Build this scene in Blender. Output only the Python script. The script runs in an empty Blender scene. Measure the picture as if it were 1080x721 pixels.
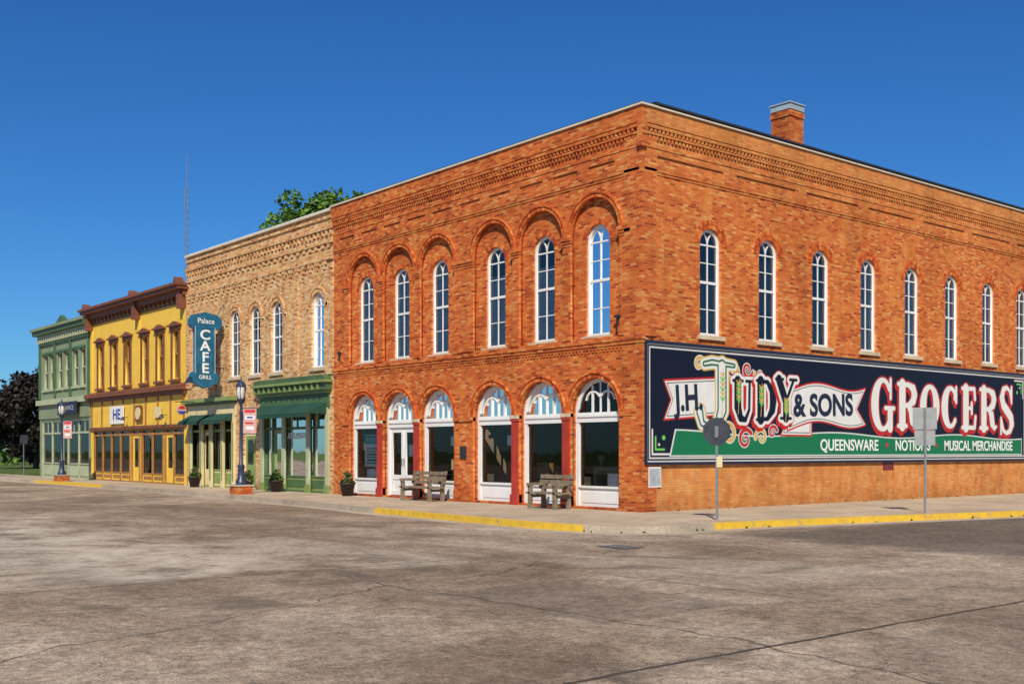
import bpy, bmesh, math, random
import numpy as np
from mathutils import Vector, Matrix
random.seed(7); np.random.seed(7)
sc=bpy.context.scene; COL=sc.collection
pi=math.pi
# ------------------------------------------------------------ materials
class G:
    def __init__(s,name):
        s.m=bpy.data.materials.new(name); s.m.use_nodes=True; s.t=s.m.node_tree
        s.b=s.t.nodes["Principled BSDF"]
        s.pos=None
    def n(s,ty,**k):
        x=s.t.nodes.new(ty)
        for a,b in k.items(): setattr(x,a,b)
        return x
    def set(s,inp,v):
        if isinstance(v,bpy.types.NodeSocket): s.t.links.new(v,inp)
        else:
            if isinstance(v,(tuple,list)) and len(v)==3 and inp.type=='RGBA': v=(*v,1)
            inp.default_value=v
    def P(s):
        if s.pos is None: s.pos=s.n('ShaderNodeNewGeometry').outputs['Position']
        return s.pos
    def xyz(s):
        q=s.n('ShaderNodeSeparateXYZ'); s.set(q.inputs[0],s.P()); return q.outputs
    def m_(s,op,a,b=None,clamp=False):
        q=s.n('ShaderNodeMath',operation=op,use_clamp=clamp); s.set(q.inputs[0],a)
        if b is not None: s.set(q.inputs[1],b)
        return q.outputs[0]
    def noise(s,scale,detail=4,rough=.55,vec=None,dist=0):
        q=s.n('ShaderNodeTexNoise'); s.set(q.inputs['Vector'],vec if vec is not None else s.P())
        q.inputs['Scale'].default_value=scale;q.inputs['Detail'].default_value=detail
        q.inputs['Roughness'].default_value=rough;q.inputs['Distortion'].default_value=dist
        return q.outputs['Fac']
    def ramp(s,f,stops,interp='LINEAR'):
        q=s.n('ShaderNodeValToRGB'); s.set(q.inputs[0],f); e=q.color_ramp.elements; q.color_ramp.interpolation=interp
        while len(e)<len(stops): e.new(.5)
        for el,(p,c) in zip(e,stops):
            el.position=p; el.color=(c,c,c,1) if isinstance(c,(int,float)) else (*c,1)
        return q.outputs[0]
    def mix(s,f,a,b,blend='MIX'):
        q=s.n('ShaderNodeMix',data_type='RGBA',blend_type=blend); s.set(q.inputs[0],f);s.set(q.inputs[6],a);s.set(q.inputs[7],b)
        return q.outputs[2]
    def comb(s,x,y,z):
        q=s.n('ShaderNodeCombineXYZ')
        for i,v in enumerate((x,y,z)): s.set(q.inputs[i],v)
        return q.outputs[0]
    def bump(s,h,st=.3,dist=.02):
        q=s.n('ShaderNodeBump'); s.set(q.inputs['Height'],h); q.inputs['Strength'].default_value=st;q.inputs['Distance'].default_value=dist
        s.t.links.new(q.outputs[0],s.b.inputs['Normal'])
    def out(s,c,rough=.8,metal=0,spec=None):
        s.set(s.b.inputs['Base Color'],c); s.set(s.b.inputs['Roughness'],rough); s.b.inputs['Metallic'].default_value=metal
        if spec is not None: s.b.inputs['Specular IOR Level'].default_value=spec
        return s.m
def paint(name,c,rough=.5,var=.18,scale=1.5,metal=0):
    g=G(name); a=g.noise(scale,5,.65); b=g.noise(scale*14,3)
    v=g.m_('ADD',g.m_('MULTIPLY',a,.75),g.m_('MULTIPLY',b,.25))
    lo=tuple(x*(1-var*1.6) for x in c); hi=tuple(min(1,x*(1+var)) for x in c)
    g.bump(b,.12,.01)
    return g.out(g.ramp(v,[(.3,lo),(.7,hi)]),rough,metal)
def brick(name,stops,mortar,grime=.35,extra=None):
    g=G(name); X,Y,Z=g.xyz()[0:3]
    u=g.m_('ADD',X,Y); v=g.comb(u,Z,0.0)
    q=g.n('ShaderNodeTexBrick'); g.set(q.inputs['Vector'],v)
    q.inputs['Color1'].default_value=(0,0,0,1);q.inputs['Color2'].default_value=(1,1,1,1);q.inputs['Mortar'].default_value=(.5,.5,.5,1)
    q.inputs['Scale'].default_value=1;q.inputs['Mortar Size'].default_value=.007;q.inputs['Mortar Smooth'].default_value=.2
    q.inputs['Brick Width'].default_value=.205;q.inputs['Row Height'].default_value=.067;q.inputs['Bias'].default_value=0
    c=g.ramp(q.outputs['Color'],stops)
    fine=g.noise(26,3); c=g.mix(.35,c,g.ramp(fine,[(.3,(.55,.55,.55)),(.7,(1.08,1.08,1.08))]),'MULTIPLY')
    if extra: c=extra(g,c,X,Y,Z)
    c=g.mix(g.m_('MULTIPLY',q.outputs['Fac'],.75),c,mortar)
    big=g.noise(.4,7,.72); c=g.mix(grime,c,g.ramp(big,[(.33,(.42,.34,.30)),(.48,(.9,.86,.83)),(.64,(1.1,1.12,1.14))]),'MULTIPLY')
    st=g.noise(1,4,.6,g.comb(g.m_('MULTIPLY',u,3.2),g.m_('MULTIPLY',Z,.25),0.0))
    c=g.mix(.35,c,g.ramp(st,[(.35,(.55,.49,.46)),(.6,(1,1,1))]),'MULTIPLY')
    sb=g.ramp(g.m_('DIVIDE',g.m_('ADD',Z,g.m_('MULTIPLY',big,.5)),12.0),[(.02,(.62,.58,.55)),(.065,(1,1,1))])
    c=g.mix(.6,c,sb,'MULTIPLY')
    h=g.m_('SUBTRACT',g.m_('MULTIPLY',fine,.4),q.outputs['Fac']); g.bump(h,.5,.012)
    return g.out(c,.88,0,.2)
RED=[(0,(.32,.045,.014)),(.15,(.54,.10,.022)),(.5,(.67,.15,.030)),(.82,(.73,.215,.045)),(1,(.74,.34,.11))]
MORT=(.50,.23,.10)
M_brick=brick("red_brick",RED,MORT,.5)
def pale(g,c,X,Y,Z):
    nz=g.noise(.9,5,.6)
    k=g.m_('ADD',Z,g.m_('MULTIPLY',g.m_('SUBTRACT',nz,.5),.5))
    f=g.ramp(g.m_('DIVIDE',k,4.0),[(.29,.85),(.35,0)])
    tone=g.ramp(g.noise(2.2,4),[(.3,(.55,.2,.05)),(.5,(.70,.34,.10)),(.7,(.76,.46,.17))])
    c=g.mix(g.m_('MULTIPLY',f,.7),c,tone)
    f2=g.ramp(g.m_('DIVIDE',g.m_('ADD',Z,g.m_('MULTIPLY',nz,1.0)),12.0),[(.76,0),(.86,.45)])
    c=g.mix(f2,c,(.72,.34,.10))
    p=g.ramp(g.noise(.55,5,.7,None,.6),[(.54,0),(.64,.5)])
    return g.mix(p,c,(.76,.29,.065))
M_bside=brick("red_brick_side",[(0,(.37,.05,.015)),(.15,(.58,.115,.024)),(.5,(.70,.17,.032)),(.82,(.76,.24,.05)),(1,(.77,.38,.12))],MORT,.45,pale)
M_tan=brick("tan_brick",[(0,(.36,.13,.05)),(.12,(.60,.27,.11)),(.35,(.71,.38,.16)),(.65,(.77,.48,.21)),(.9,(.79,.57,.30)),(1,(.82,.69,.45))],(.6,.4,.24),.35)
def isl(name,stops,rough=.85,obj=False):
    g=G(name); r=g.n('ShaderNodeNewGeometry').outputs['Random Per Island']; f=g.noise(30,3)
    c=g.ramp(r,stops); c=g.mix(.35,c,g.ramp(f,[(.3,(.6,.6,.6)),(.7,(1,1,1))]),'MULTIPLY'); return g.out(c,rough,0,.2)
M_vous=isl("arch_brick",[(0,(.36,.05,.016)),(.4,(.58,.115,.026)),(.8,(.67,.165,.036)),(1,(.70,.28,.08))])
M_voust=isl("tan_arch_brick",[(0,(.48,.2,.09)),(.5,(.68,.37,.17)),(1,(.76,.52,.28))])
M_white=paint("white_paint",(.76,.76,.74),.45,.06)
M_redp=paint("red_iron_paint",(.42,.04,.022),.5,.2)
M_stone=paint("stone_sill",(.58,.45,.30),.8,.2)
M_cope=paint("coping_stone",(.66,.58,.46),.7,.15)
M_black=paint("black_metal",(.03,.03,.035),.5,.2)
M_dark=paint("dark_interior",(.06,.045,.035),.9,.3)
M_int=paint("interior_plaster",(.30,.22,.15),.9,.2)
M_wood=paint("interior_wood",(.28,.14,.055),.6,.3)
M_curt=paint("window_blind",(.40,.44,.46),.8,.25,3)
M_curt2=paint("brown_blind",(.14,.12,.08),.8,.35,2)
M_yel=paint("yellow_wall_paint",(.82,.52,.06),.6,.1)
M_brn=paint("brown_trim_paint",(.20,.065,.03),.55,.2)
M_org=paint("orange_frame_paint",(.36,.16,.04),.55,.2)
M_grn=paint("sage_wall_paint",(.23,.275,.16),.6,.12)
M_dgrn=paint("dark_green_paint",(.07,.135,.05),.5,.2)
M_sgrn=paint("shop_green_paint",(.22,.29,.09),.5,.15)
M_lgrn=paint("light_green_trim",(.42,.45,.28),.5,.12)
M_awn=paint("awning_canvas",(.01,.06,.04),.85,.25)
M_cream=paint("cream_paint",(.72,.60,.32),.55,.12)
M_teal=paint("neon_sign_blue",(.015,.13,.23),.35,.3,3)
M_navy=paint("navy_lamp_paint",(.025,.045,.09),.4,.2)
M_roof=paint("roof_felt",(.08,.08,.08),.9,.2)
M_steel=paint("galvanized_steel",(.30,.31,.31),.45,.15,4,.6)
M_sback=paint("sign_back_metal",(.36,.37,.36),.5,.15,4,.3)
M_dsign=paint("weathered_sign_back",(.045,.05,.065),.5,.3,4)
M_globe=paint("lamp_globe",(.6,.6,.58),.25,.05)
M_bench=paint("weathered_timber",(.24,.18,.12),.85,.4,6)
M_pot=paint("dark_planter",(.05,.035,.03),.7,.3,5)
M_tin=paint("chimney_cap_metal",(.35,.42,.48),.5,.2)
M_iron=paint("cast_iron",(.05,.04,.035),.6,.3,6)
M_post=paint("poster_paper",(.76,.75,.72),.6,.05)
M_pink=paint("banner_pink",(.62,.36,.32),.7,.2,6)
M_tealp=paint("poster_teal",(.05,.30,.28),.6,.1)
M_blue=paint("blue_paint",(.02,.06,.32),.5,.1)
M_rd=paint("red_paint",(.55,.03,.03),.5,.1)
M_letter=paint("letter_white",(.8,.8,.78),.5,.05)
M_lnavy=paint("letter_navy",(.012,.018,.045),.5,.1)
def gl(name,tint,extra=.03):
    g=G(name); t=g.t; t.nodes.remove(g.b)
    tr=g.n('ShaderNodeBsdfTransparent'); tr.inputs[0].default_value=(*tint,1)
    gs=g.n('ShaderNodeBsdfGlossy'); gs.inputs['Roughness'].default_value=.02; gs.inputs[0].default_value=(.95,.97,1,1)
    fr=g.n('ShaderNodeFresnel'); fr.inputs[0].default_value=1.5
    bp=g.n('ShaderNodeBump'); bp.inputs['Strength'].default_value=.06; bp.inputs['Distance'].default_value=.06
    t.links.new(g.noise(.9,2),bp.inputs['Height']); t.links.new(bp.outputs[0],gs.inputs['Normal'])
    mx=g.n('ShaderNodeMixShader'); t.links.new(g.m_('ADD',fr.outputs[0],extra,True),mx.inputs[0])
    t.links.new(tr.outputs[0],mx.inputs[1]);t.links.new(gs.outputs[0],mx.inputs[2])
    t.links.new(mx.outputs[0],t.nodes["Material Output"].inputs[0]); return g.m
M_glass=gl("window_glass",(.8,.83,.83),.06)
M_shop=gl("shop_glass",(.86,.87,.86),.0)
# asphalt
def asphalt():
    g=G("asphalt"); X,Y,Z=g.xyz()[0:3]
    big=g.noise(.14,7,.72,None,.5); mid=g.noise(1.1,8,.8); fine=g.noise(11,6,.8); spk=g.noise(48,3,.75)
    c=g.ramp(big,[(.32,(.20,.142,.098)),(.44,(.27,.198,.142)),(.52,(.36,.275,.203)),(.62,(.46,.365,.28))])
    c=g.mix(.8,c,g.ramp(mid,[(.34,(.50,.48,.46)),(.46,(.85,.85,.84)),(.56,(1.06,1.06,1.05)),(.68,(1.4,1.38,1.34))]),'MULTIPLY')
    c=g.mix(.85,c,g.ramp(fine,[(.34,(.45,.44,.43)),(.5,(.98,.98,.98)),(.64,(1.45,1.42,1.38))]),'MULTIPLY')
    c=g.mix(.7,c,g.ramp(spk,[(.34,(.35,.35,.35)),(.5,(1,1,1)),(.66,(1.6,1.55,1.5))]),'MULTIPLY')
    wob_=g.m_('SUBTRACT',g.noise(.5,5,.6),.5); w=g.m_('MULTIPLY',wob_,3.0)
    we=g.m_('MULTIPLY',g.m_('SUBTRACT',g.noise(2.2,6,.7),.5),.5)
    def patch(c,xc,yc,hx,hy,col,st,soft=.12,wear=True):
        dx=g.m_('SUBTRACT',g.m_('ABSOLUTE',g.m_('SUBTRACT',X,xc)),hx); dy=g.m_('SUBTRACT',g.m_('ABSOLUTE',g.m_('SUBTRACT',Y,yc)),hy)
        d=g.m_('ADD',g.m_('MAXIMUM',dx,dy),we); f=g.ramp(g.m_('ADD',g.m_('DIVIDE',d,soft*4),.5),[(.4,1),(.6,0)])
        if wear: f=g.m_('MULTIPLY',f,g.ramp(mid,[(.40,.35),(.56,1)]))
        return g.mix(g.m_('MULTIPLY',f,st),c,g.mix(.8,col,g.ramp(fine,[(.34,(.55,.55,.55)),(.64,(1.3,1.3,1.3))]),'MULTIPLY'))
    a=g.m_('SUBTRACT',5.6,g.m_('ADD',X,g.m_('MULTIPLY',w,.5)))
    fa=g.ramp(g.m_('DIVIDE',a,1.2),[(0,0),(.5,1)])
    bY=g.m_('ABSOLUTE',g.m_('ADD',g.m_('ADD',Y,14.2),w)); fb=g.ramp(g.m_('DIVIDE',bY,4.0),[(.2,1),(.7,0)])
    worn=g.ramp(g.noise(1.1,7,.8),[(.38,.1),(.58,1)])
    f=g.m_('MULTIPLY',g.m_('MULTIPLY',fa,fb),g.m_('MULTIPLY',worn,.85))
    c=g.mix(f,c,(.58,.50,.40))
    for yy in (-7.2,-9.0,-15.2):
        k=g.m_('ABSOLUTE',g.m_('ADD',g.m_('ADD',Y,-yy),g.m_('MULTIPLY',w,.3)))
        c=g.mix(g.ramp(g.m_('DIVIDE',k,1.2),[(.1,.22),(.8,0)]),c,(.13,.095,.07))
    c=patch(c,10.2,-11.6,1.5,1.1,(.15,.115,.09),.55)
    c=patch(c,3.0,-10.8,3.2,.9,(.50,.42,.33),.55,.3)
    c=patch(c,-9,-7.0,5.0,.55,(.16,.12,.09),.5)
    c=patch(c,8.6,-7.8,2.2,1.3,(.48,.40,.31),.45,.4)
    c=patch(c,15.2,-10.2,1.2,2.4,(.17,.13,.10),.4,.3)
    w2=g.m_('MULTIPLY',w,.35)
    d=g.m_('MULTIPLY',g.ramp(g.m_('DIVIDE',g.m_('SUBTRACT',g.m_('ADD',X,w2),4.5),2.0),[(0,0),(.6,1)]),
       g.ramp(g.m_('DIVIDE',g.m_('ADD',g.m_('ADD',Y,w2),3.4),2.0),[(0,0),(.5,1)]))
    d=g.m_('MULTIPLY',d,g.ramp(g.m_('DIVIDE',g.m_('SUBTRACT',11.6,X),1.2),[(0,0),(.6,1)]))
    c=g.mix(g.m_('MULTIPLY',d,.78),c,g.ramp(fine,[(.36,(.055,.043,.035)),(.64,(.17,.135,.105))]))
    def line(c,a,pos,wd,lim=None,st=.85,amp=.12,sc_=1.4):
        wob=g.m_('MULTIPLY',g.m_('SUBTRACT',g.noise(sc_,4,.6),.5),amp)
        k=g.m_('ABSOLUTE',g.m_('SUBTRACT',g.m_('ADD',a,wob),pos))
        f=g.m_('LESS_THAN',k,wd)
        if lim is not None: f=g.m_('MULTIPLY',f,lim)
        return g.mix(g.m_('MULTIPLY',f,st),c,(.05,.04,.033))
    c=line(c,X,13.5,.030,None,.9)
    c=line(c,X,5.6,.026,g.m_('LESS_THAN',Y,-9.0),.75)
    c=line(c,Y,-9.6,.022,g.m_('LESS_THAN',X,12.0),.6)
    c=line(c,Y,-12.6,.025,g.m_('GREATER_THAN',X,5.6),.65,1.6,.35)
    c=line(c,g.m_('ADD',X,g.m_('MULTIPLY',Y,.35)),3.6,.022,g.m_('LESS_THAN',Y,-5.2),.6,2.2,.3)
    vv=g.n('ShaderNodeVectorMath',operation='ADD'); g.set(vv.inputs[0],g.P())
    ns=g.n('ShaderNodeTexNoise'); ns.inputs['Scale'].default_value=1.3; ns.inputs['Detail'].default_value=6; ns.inputs['Roughness'].default_value=.65; g.set(ns.inputs['Vector'],g.P())
    g.set(vv.inputs[1],ns.outputs['Color'])
    for scl,th,ms,st in ((.24,.0045,(.45,.52),.65),(1.6,.022,(.54,.62),.5)):
        vo=g.n('ShaderNodeTexVoronoi',feature='DISTANCE_TO_EDGE'); g.set(vo.inputs['Vector'],vv.outputs[0]); vo.inputs['Scale'].default_value=scl
        cr=g.ramp(vo.outputs['Distance'],[(0,1),(th,0)])
        mk=g.ramp(g.noise(.23,3),[(ms[0],0),(ms[1],1)])
        c=g.mix(g.m_('MULTIPLY',g.m_('MULTIPLY',cr,mk),st),c,(.07,.055,.045))
    sp=g.ramp(g.noise(.55,3,.5,None,1.0),[(.60,0),(.70,.55)]); c=g.mix(sp,c,(.11,.085,.063))
    g.bump(g.m_('ADD',g.m_('ADD',g.m_('MULTIPLY',fine,.9),g.m_('MULTIPLY',spk,.4)),g.m_('MULTIPLY',mid,1.2)),.7,.018)
    return g.out(c,.92,0,.15)
M_asph=asphalt()
def concrete(name,base,joint=True):
    g=G(name); X,Y,Z=g.xyz()[0:3]
    c=g.ramp(g.noise(.5,6,.65),[(.3,tuple(x*.72 for x in base)),(.7,tuple(min(1,x*1.2) for x in base))])
    c=g.mix(.6,c,g.ramp(g.noise(14,5,.75),[(.35,(.62,.6,.58)),(.65,(1.15,1.15,1.15))]),'MULTIPLY')
    st=g.ramp(g.noise(1.6,5,.7),[(.53,0),(.68,.5)]); c=g.mix(st,c,tuple(x*.48 for x in base))
    if joint:
        for a in (X,Y):
            k=g.m_('ABSOLUTE',g.m_('SUBTRACT',g.m_('MODULO',g.m_('ADD',a,600.3),1.5),.75))
            c=g.mix(g.m_('MULTIPLY',g.m_('LESS_THAN',k,.014),.6),c,tuple(x*.35 for x in base))
    g.bump(g.noise(60,3),.25,.01)
    return g.out(c,.85,0,.25)
M_walk=concrete("sidewalk_concrete",(.52,.41,.29))
M_kerb=concrete("kerb_concrete",(.46,.38,.29),False)
g=G("yellow_kerb_paint"); M_ky=g.out(g.ramp(g.noise(5,6,.8),[(.33,(.36,.28,.17)),(.44,(.66,.40,.03)),(.7,(.80,.52,.035))]),.7)
g=G("grass"); M_grass=g.out(g.ramp(g.noise(.6,8,.75),[(.3,(.05,.075,.02)),(.55,(.10,.14,.035)),(.75,(.20,.19,.08))]),.95,0,.1)
def leafm(name,stops):
    g=G(name); r=g.n('ShaderNodeNewGeometry').outputs['Random Per Island']
    c=g.ramp(r,stops); m=g.out(c,.6,0,.3)
    return m
M_leaf=leafm("leaves_green",[(0,(.02,.055,.006)),(.5,(.07,.15,.012)),(1,(.15,.27,.03))])
M_leafp=leafm("leaves_purple",[(0,(.008,.008,.007)),(.6,(.024,.017,.016)),(1,(.045,.035,.025))])
M_flow=leafm("planter_leaves",[(0,(.02,.05,.01)),(.6,(.06,.13,.02)),(.85,(.1,.16,.03)),(1,(.35,.05,.08))])
M_bark=paint("bark",(.10,.07,.05),.95,.3,6)
# ------------------------------------------------------------ geometry
def mp(pl,u,z,d):
    return (u,-d,z) if pl=='F' else (d,u,z)
def parent(name):
    o=bpy.data.objects.new(name,None); o.empty_display_size=.2; COL.objects.link(o); return o
class B:
    def __init__(s,name,par=None):
        s.name=name; s.par=par; s.v=[]; s.f=[]; s.mi=[]; s.mats=[]; s.sm=[]
    def add(s,vs,fs,mat,smooth=False):
        if mat not in s.mats: s.mats.append(mat)
        k=s.mats.index(mat); o=len(s.v); s.v+= [tuple(v) for v in vs]
        for f in fs: s.f.append(tuple(i+o for i in f)); s.mi.append(k); s.sm.append(smooth)
    def box(s,x0,x1,y0,y1,z0,z1,mat):
        v=[(x,y,z) for x in(x0,x1) for y in(y0,y1) for z in(z0,z1)]
        s.add(v,[(0,1,3,2),(4,6,7,5),(0,4,5,1),(2,3,7,6),(0,2,6,4),(1,5,7,3)],mat); return s
    def pb(s,pl,u0,u1,z0,z1,d0,d1,mat):
        if pl=='F': return s.box(u0,u1,-d1,-d0,z0,z1,mat)
        return s.box(d0,d1,u0,u1,z0,z1,mat)
    def prism(s,pl,pts,d0,d1,mat):
        n=len(pts); v=[mp(pl,u,z,d0) for u,z in pts]+[mp(pl,u,z,d1) for u,z in pts]
        s.add(v,[tuple(range(n)),tuple(range(2*n-1,n-1,-1))]+[(i,(i+1)%n,n+(i+1)%n,n+i) for i in range(n)],mat); return s
    def quad(s,pts,mat): s.add(pts,[tuple(range(len(pts)))],mat); return s
    def ring(s,pl,cu,cz,r0,r1,a0,a1,n,d0,d1,mat,gap=0):
        if gap:
            da=(a1-a0)/n
            for i in range(n):
                A=a0+i*da+gap/r1/2; Bq=a0+(i+1)*da-gap/r1/2
                s.prism(pl,[(cu+r*math.cos(a),cz+r*math.sin(a)) for r,a in((r0,A),(r1,A),(r1,Bq),(r0,Bq))],d0,d1,mat)
        else:
            v=[];f=[]
            for i in range(n+1):
                a=a0+(a1-a0)*i/n
                for r in(r0,r1):
                    for d in(d0,d1): v.append(mp(pl,cu+r*math.cos(a),cz+r*math.sin(a),d))
            for i in range(n):
                o=i*4;p=o+4
                f+=[(o,o+2,p+2,p),(o+1,p+1,p+3,o+3),(o,p,p+1,o+1),(o+2,o+3,p+3,p+2)]
            f+=[(0,1,3,2),(n*4,n*4+2,n*4+3,n*4+1)]
            s.add(v,f,mat)
        return s
    def cyl(s,p0,p1,r0,r1,mat,n=10,smooth=True):
        p0=Vector(p0);p1=Vector(p1);q=(p1-p0).to_track_quat('Z','Y').to_matrix()
        v=[p0+q@Vector((r0*math.cos(2*pi*i/n),r0*math.sin(2*pi*i/n),0)) for i in range(n)]
        v+=[p1+q@Vector((r1*math.cos(2*pi*i/n),r1*math.sin(2*pi*i/n),0)) for i in range(n)]
        s.add(v,[(i,(i+1)%n,n+(i+1)%n,n+i) for i in range(n)],mat,smooth)
        s.add(v,[tuple(range(n-1,-1,-1)),tuple(range(n,2*n))],mat); return s
    def lathe(s,c,prof,mat,n=16):
        v=[];f=[]
        for r,z in prof:
            for i in range(n): v.append((c[0]+r*math.cos(2*pi*i/n),c[1]+r*math.sin(2*pi*i/n),c[2]+z))
        for j in range(len(prof)-1):
            for i in range(n): f.append((j*n+i,j*n+(i+1)%n,(j+1)*n+(i+1)%n,(j+1)*n+i))
        s.add(v,f,mat,True); return s
    def done(s,recalc=True):
        me=bpy.data.meshes.new(s.name); me.from_pydata(s.v,[],s.f)
        for m in s.mats: me.materials.append(m)
        me.polygons.foreach_set('material_index',s.mi); me.polygons.foreach_set('use_smooth',s.sm); me.update()
        if recalc:
            bm=bmesh.new(); bm.from_mesh(me); bmesh.ops.recalc_face_normals(bm,faces=bm.faces); bm.to_mesh(me); bm.free()
        o=bpy.data.objects.new(s.name,me); COL.objects.link(o)
        if s.par: o.parent=s.par
        return o
def slab(name,pl,outer,holes,d0,d1,mat,par):
    cu=bpy.data.curves.new(name,'CURVE'); cu.dimensions='2D'; cu.fill_mode='BOTH'; cu.extrude=(d1-d0)/2
    for pts in [outer]+holes:
        sp=cu.splines.new('POLY'); sp.points.add(len(pts)-1)
        for p,(u,z) in zip(sp.points,pts): p.co=(u,z,0,1)
        sp.use_cyclic_u=True
    o=bpy.data.objects.new(name+"_c",cu); COL.objects.link(o)
    dg=bpy.context.evaluated_depsgraph_get(); me=bpy.data.meshes.new_from_object(o.evaluated_get(dg))
    bpy.data.objects.remove(o); c=(d0+d1)/2
    for v in me.vertices: v.co=mp(pl,v.co.x,v.co.y,v.co.z+c)
    me.materials.clear(); me.materials.append(mat); me.name=name
    bm=bmesh.new(); bm.from_mesh(me); bmesh.ops.remove_doubles(bm,verts=bm.verts,dist=1e-5)
    bmesh.ops.recalc_face_normals(bm,faces=bm.faces); bm.to_mesh(me); bm.free()
    n=bpy.data.objects.new(name,me); COL.objects.link(n); n.parent=par; return n
def text(name,pl,u,z,size,s,d,mat,par,sx=1,bold=0,rot=0,ext=.003):
    cu=bpy.data.curves.new(name,'FONT'); cu.body=s; cu.size=size; cu.align_x='CENTER'; cu.align_y='CENTER'; cu.offset=bold; cu.extrude=ext
    o=bpy.data.objects.new(name+"_c",cu); COL.objects.link(o); dg=bpy.context.evaluated_depsgraph_get()
    me=bpy.data.meshes.new_from_object(o.evaluated_get(dg)); bpy.data.objects.remove(o)
    ca,sa=math.cos(rot),math.sin(rot)
    for v in me.vertices:
        x=v.co.x*sx;y=v.co.y
        v.co=mp(pl,u+x*ca-y*sa,z+x*sa+y*ca,d+v.co.z)
    me.materials.clear(); me.materials.append(mat)
    n=bpy.data.objects.new(name,me); COL.objects.link(n); n.parent=par; return n
def rect(u0,u1,z0,z1): return [(u0,z0),(u1,z0),(u1,z1),(u0,z1)]
def arch(c,w,z0,ztop,n=18,rise=None):
    r=w/2; rise=r if rise is None else rise; zs=ztop-rise
    return [(c-r,z0),(c+r,z0)]+[(c+r*math.cos(a),zs+rise*math.sin(a)) for a in [pi*i/n for i in range(n+1)]]
def window(par,pl,c,w,z0,zt,dg,blind=None,blindz=(0,1),frame=M_white,fw=.075):
    """arched double hung sash with gothic tracery"""
    b=B("sash_window",par); r=w/2; zs=zt-r
    slab("window_frame",pl,arch(c,w-.01,z0+.005,zt-.005),[arch(c,w-2*fw,z0+fw,zt-fw)],dg-.03,dg+.06,frame,par)
    zm=z0+(zt-z0)*.5
    b.pb(pl,c-r+fw,c+r-fw,zm-.035,zm+.035,dg-.02,dg+.035,frame)
    b.pb(pl,c-.018,c+.018,z0+fw,zs+.02,dg-.018,dg+.022,frame)
    for zz in ((z0+zm)/2,(zm+zs)/2+.02): b.pb(pl,c-r+fw,c+r-fw,zz-.012,zz+.012,dg-.015,dg+.016,frame)
    b.pb(pl,c-r+fw,c+r-fw,zs-.02,zs+.02,dg-.016,dg+.026,frame)
    rr=r-fw*.5
    b.ring(pl,c-rr,zs+.01,rr-.018,rr+.018,.03,pi/3,10,dg-.014,dg+.02,frame)
    b.ring(pl,c+rr,zs+.01,rr-.018,rr+.018,pi*2/3,pi-.03,10,dg-.0135,dg+.0205,frame)
    gpts=arch(c,w-fw,z0+fw*.5,zt-fw*.5)
    b.quad([mp(pl,u,z,dg) for u,z in gpts],M_glass)
    if blind:
        a=z0+(zt-z0)*blindz[0]; e=z0+(zt-z0)*blindz[1]
        if e>zs: 
            q=[(u,max(z,a)) for u,z in arch(c,w-.02,a,zt-.02)]
        else: q=rect(c-r+.02,c+r-.02,a,e)
        b.quad([mp(pl,u,z,dg-.07) for u,z in q],blind)
    return b.done()
def shell(par,x0,x1,depth,H,wall,ceil,yf=.42):
    b=B("building_shell",par)
    b.box(x0,x1,depth-.3,depth,-.1,H,wall)
    b.box(x0,x0+.28,yf,depth-.3,-.1,H,wall); b.box(x1-.28,x1,yf,depth-.3,-.1,H,wall)
    b.done()
    i=B("interior",par)
    i.box(x0+.29,x1-.29,yf-.01,depth-.31,H-.75,H-.55,M_roof)
    i.box(x0+.29,x1-.29,yf-.01,depth-.31,ceil,ceil+.2,M_int)
    i.box(x0+.29,x1-.29,yf-.01,depth-.31,0,.03,M_wood)
    i.box(x0+.3,x1-.3,6.0,6.2,.03,ceil-.01,M_int); i.box(x0+.3,x1-.3,5.0,5.2,ceil+.21,H-.76,M_int)
    for k in range(7):
        x=random.uniform(x0+.5,x1-1.5); y=random.uniform(.9,3.5); h=random.uniform(.6,1.7)
        i.box(x,x+random.uniform(.3,.9),y,y+.4,.031,h,random.choice([M_wood,M_int,M_dark,M_cream,M_tealp]))
    i.done()
# ------------------------------------------------------------ CORNER BUILDING
brickb=parent("corner_brick_building")
FX=[-13.22,-11.05,-8.88,-6.08,-3.91,-1.74]
HB=10.20; ZB=-.10; LW=1.84; LT=3.47
lowh=[arch(c,LW,.06,LT) for c in FX]
blind=[arch(c,1.86,4.52,8.22,24) for c in FX]
fwin=[arch(c,.92,4.58,7.54) for c in FX]
slab("front_wall_outer",'F',rect(-15.17,0,ZB,HB),lowh+blind,-.13,0,M_brick,brickb)
slab("front_wall_inner",'F',rect(-15.17,-.002,ZB,HB-.002),[arch(c,LW+.002,.058,LT+.001) for c in FX]+fwin,-.42,-.132,M_brick,brickb)
SW=[2.62+2.47*i for i in range(9)]
YE=26.0
slab("side_wall",'S',rect(.422,YE,ZB,HB),[arch(c,.86,4.60,7.45) for c in SW],-.42,0,M_bside,brickb)
b=B("rear_walls",brickb); b.box(-15.17,-.45,YE-.4,YE-.02,ZB,HB,M_brick); b.box(-15.15,-14.8,.45,YE-.42,ZB,HB,M_brick)
b.done()
i=B("interior",brickb)
i.box(-14.79,-.43,.43,YE-.43,9.2,9.45,M_roof); i.box(-14.79,-.43,.43,YE-.43,3.9,4.15,M_int); i.box(-14.79,-.43,.43,YE-.43,-.05,.04,M_wood)
i.box(-14.78,-.44,7,7.15,.05,3.89,M_int); i.box(-14.78,-3.0,6,6.15,4.16,9.19,M_int); i.box(-3.2,-3.0,6.2,YE-.5,4.16,9.19,M_int)
i.box(-7.6,-7.4,.45,6.9,.05,3.88,M_int)
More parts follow.
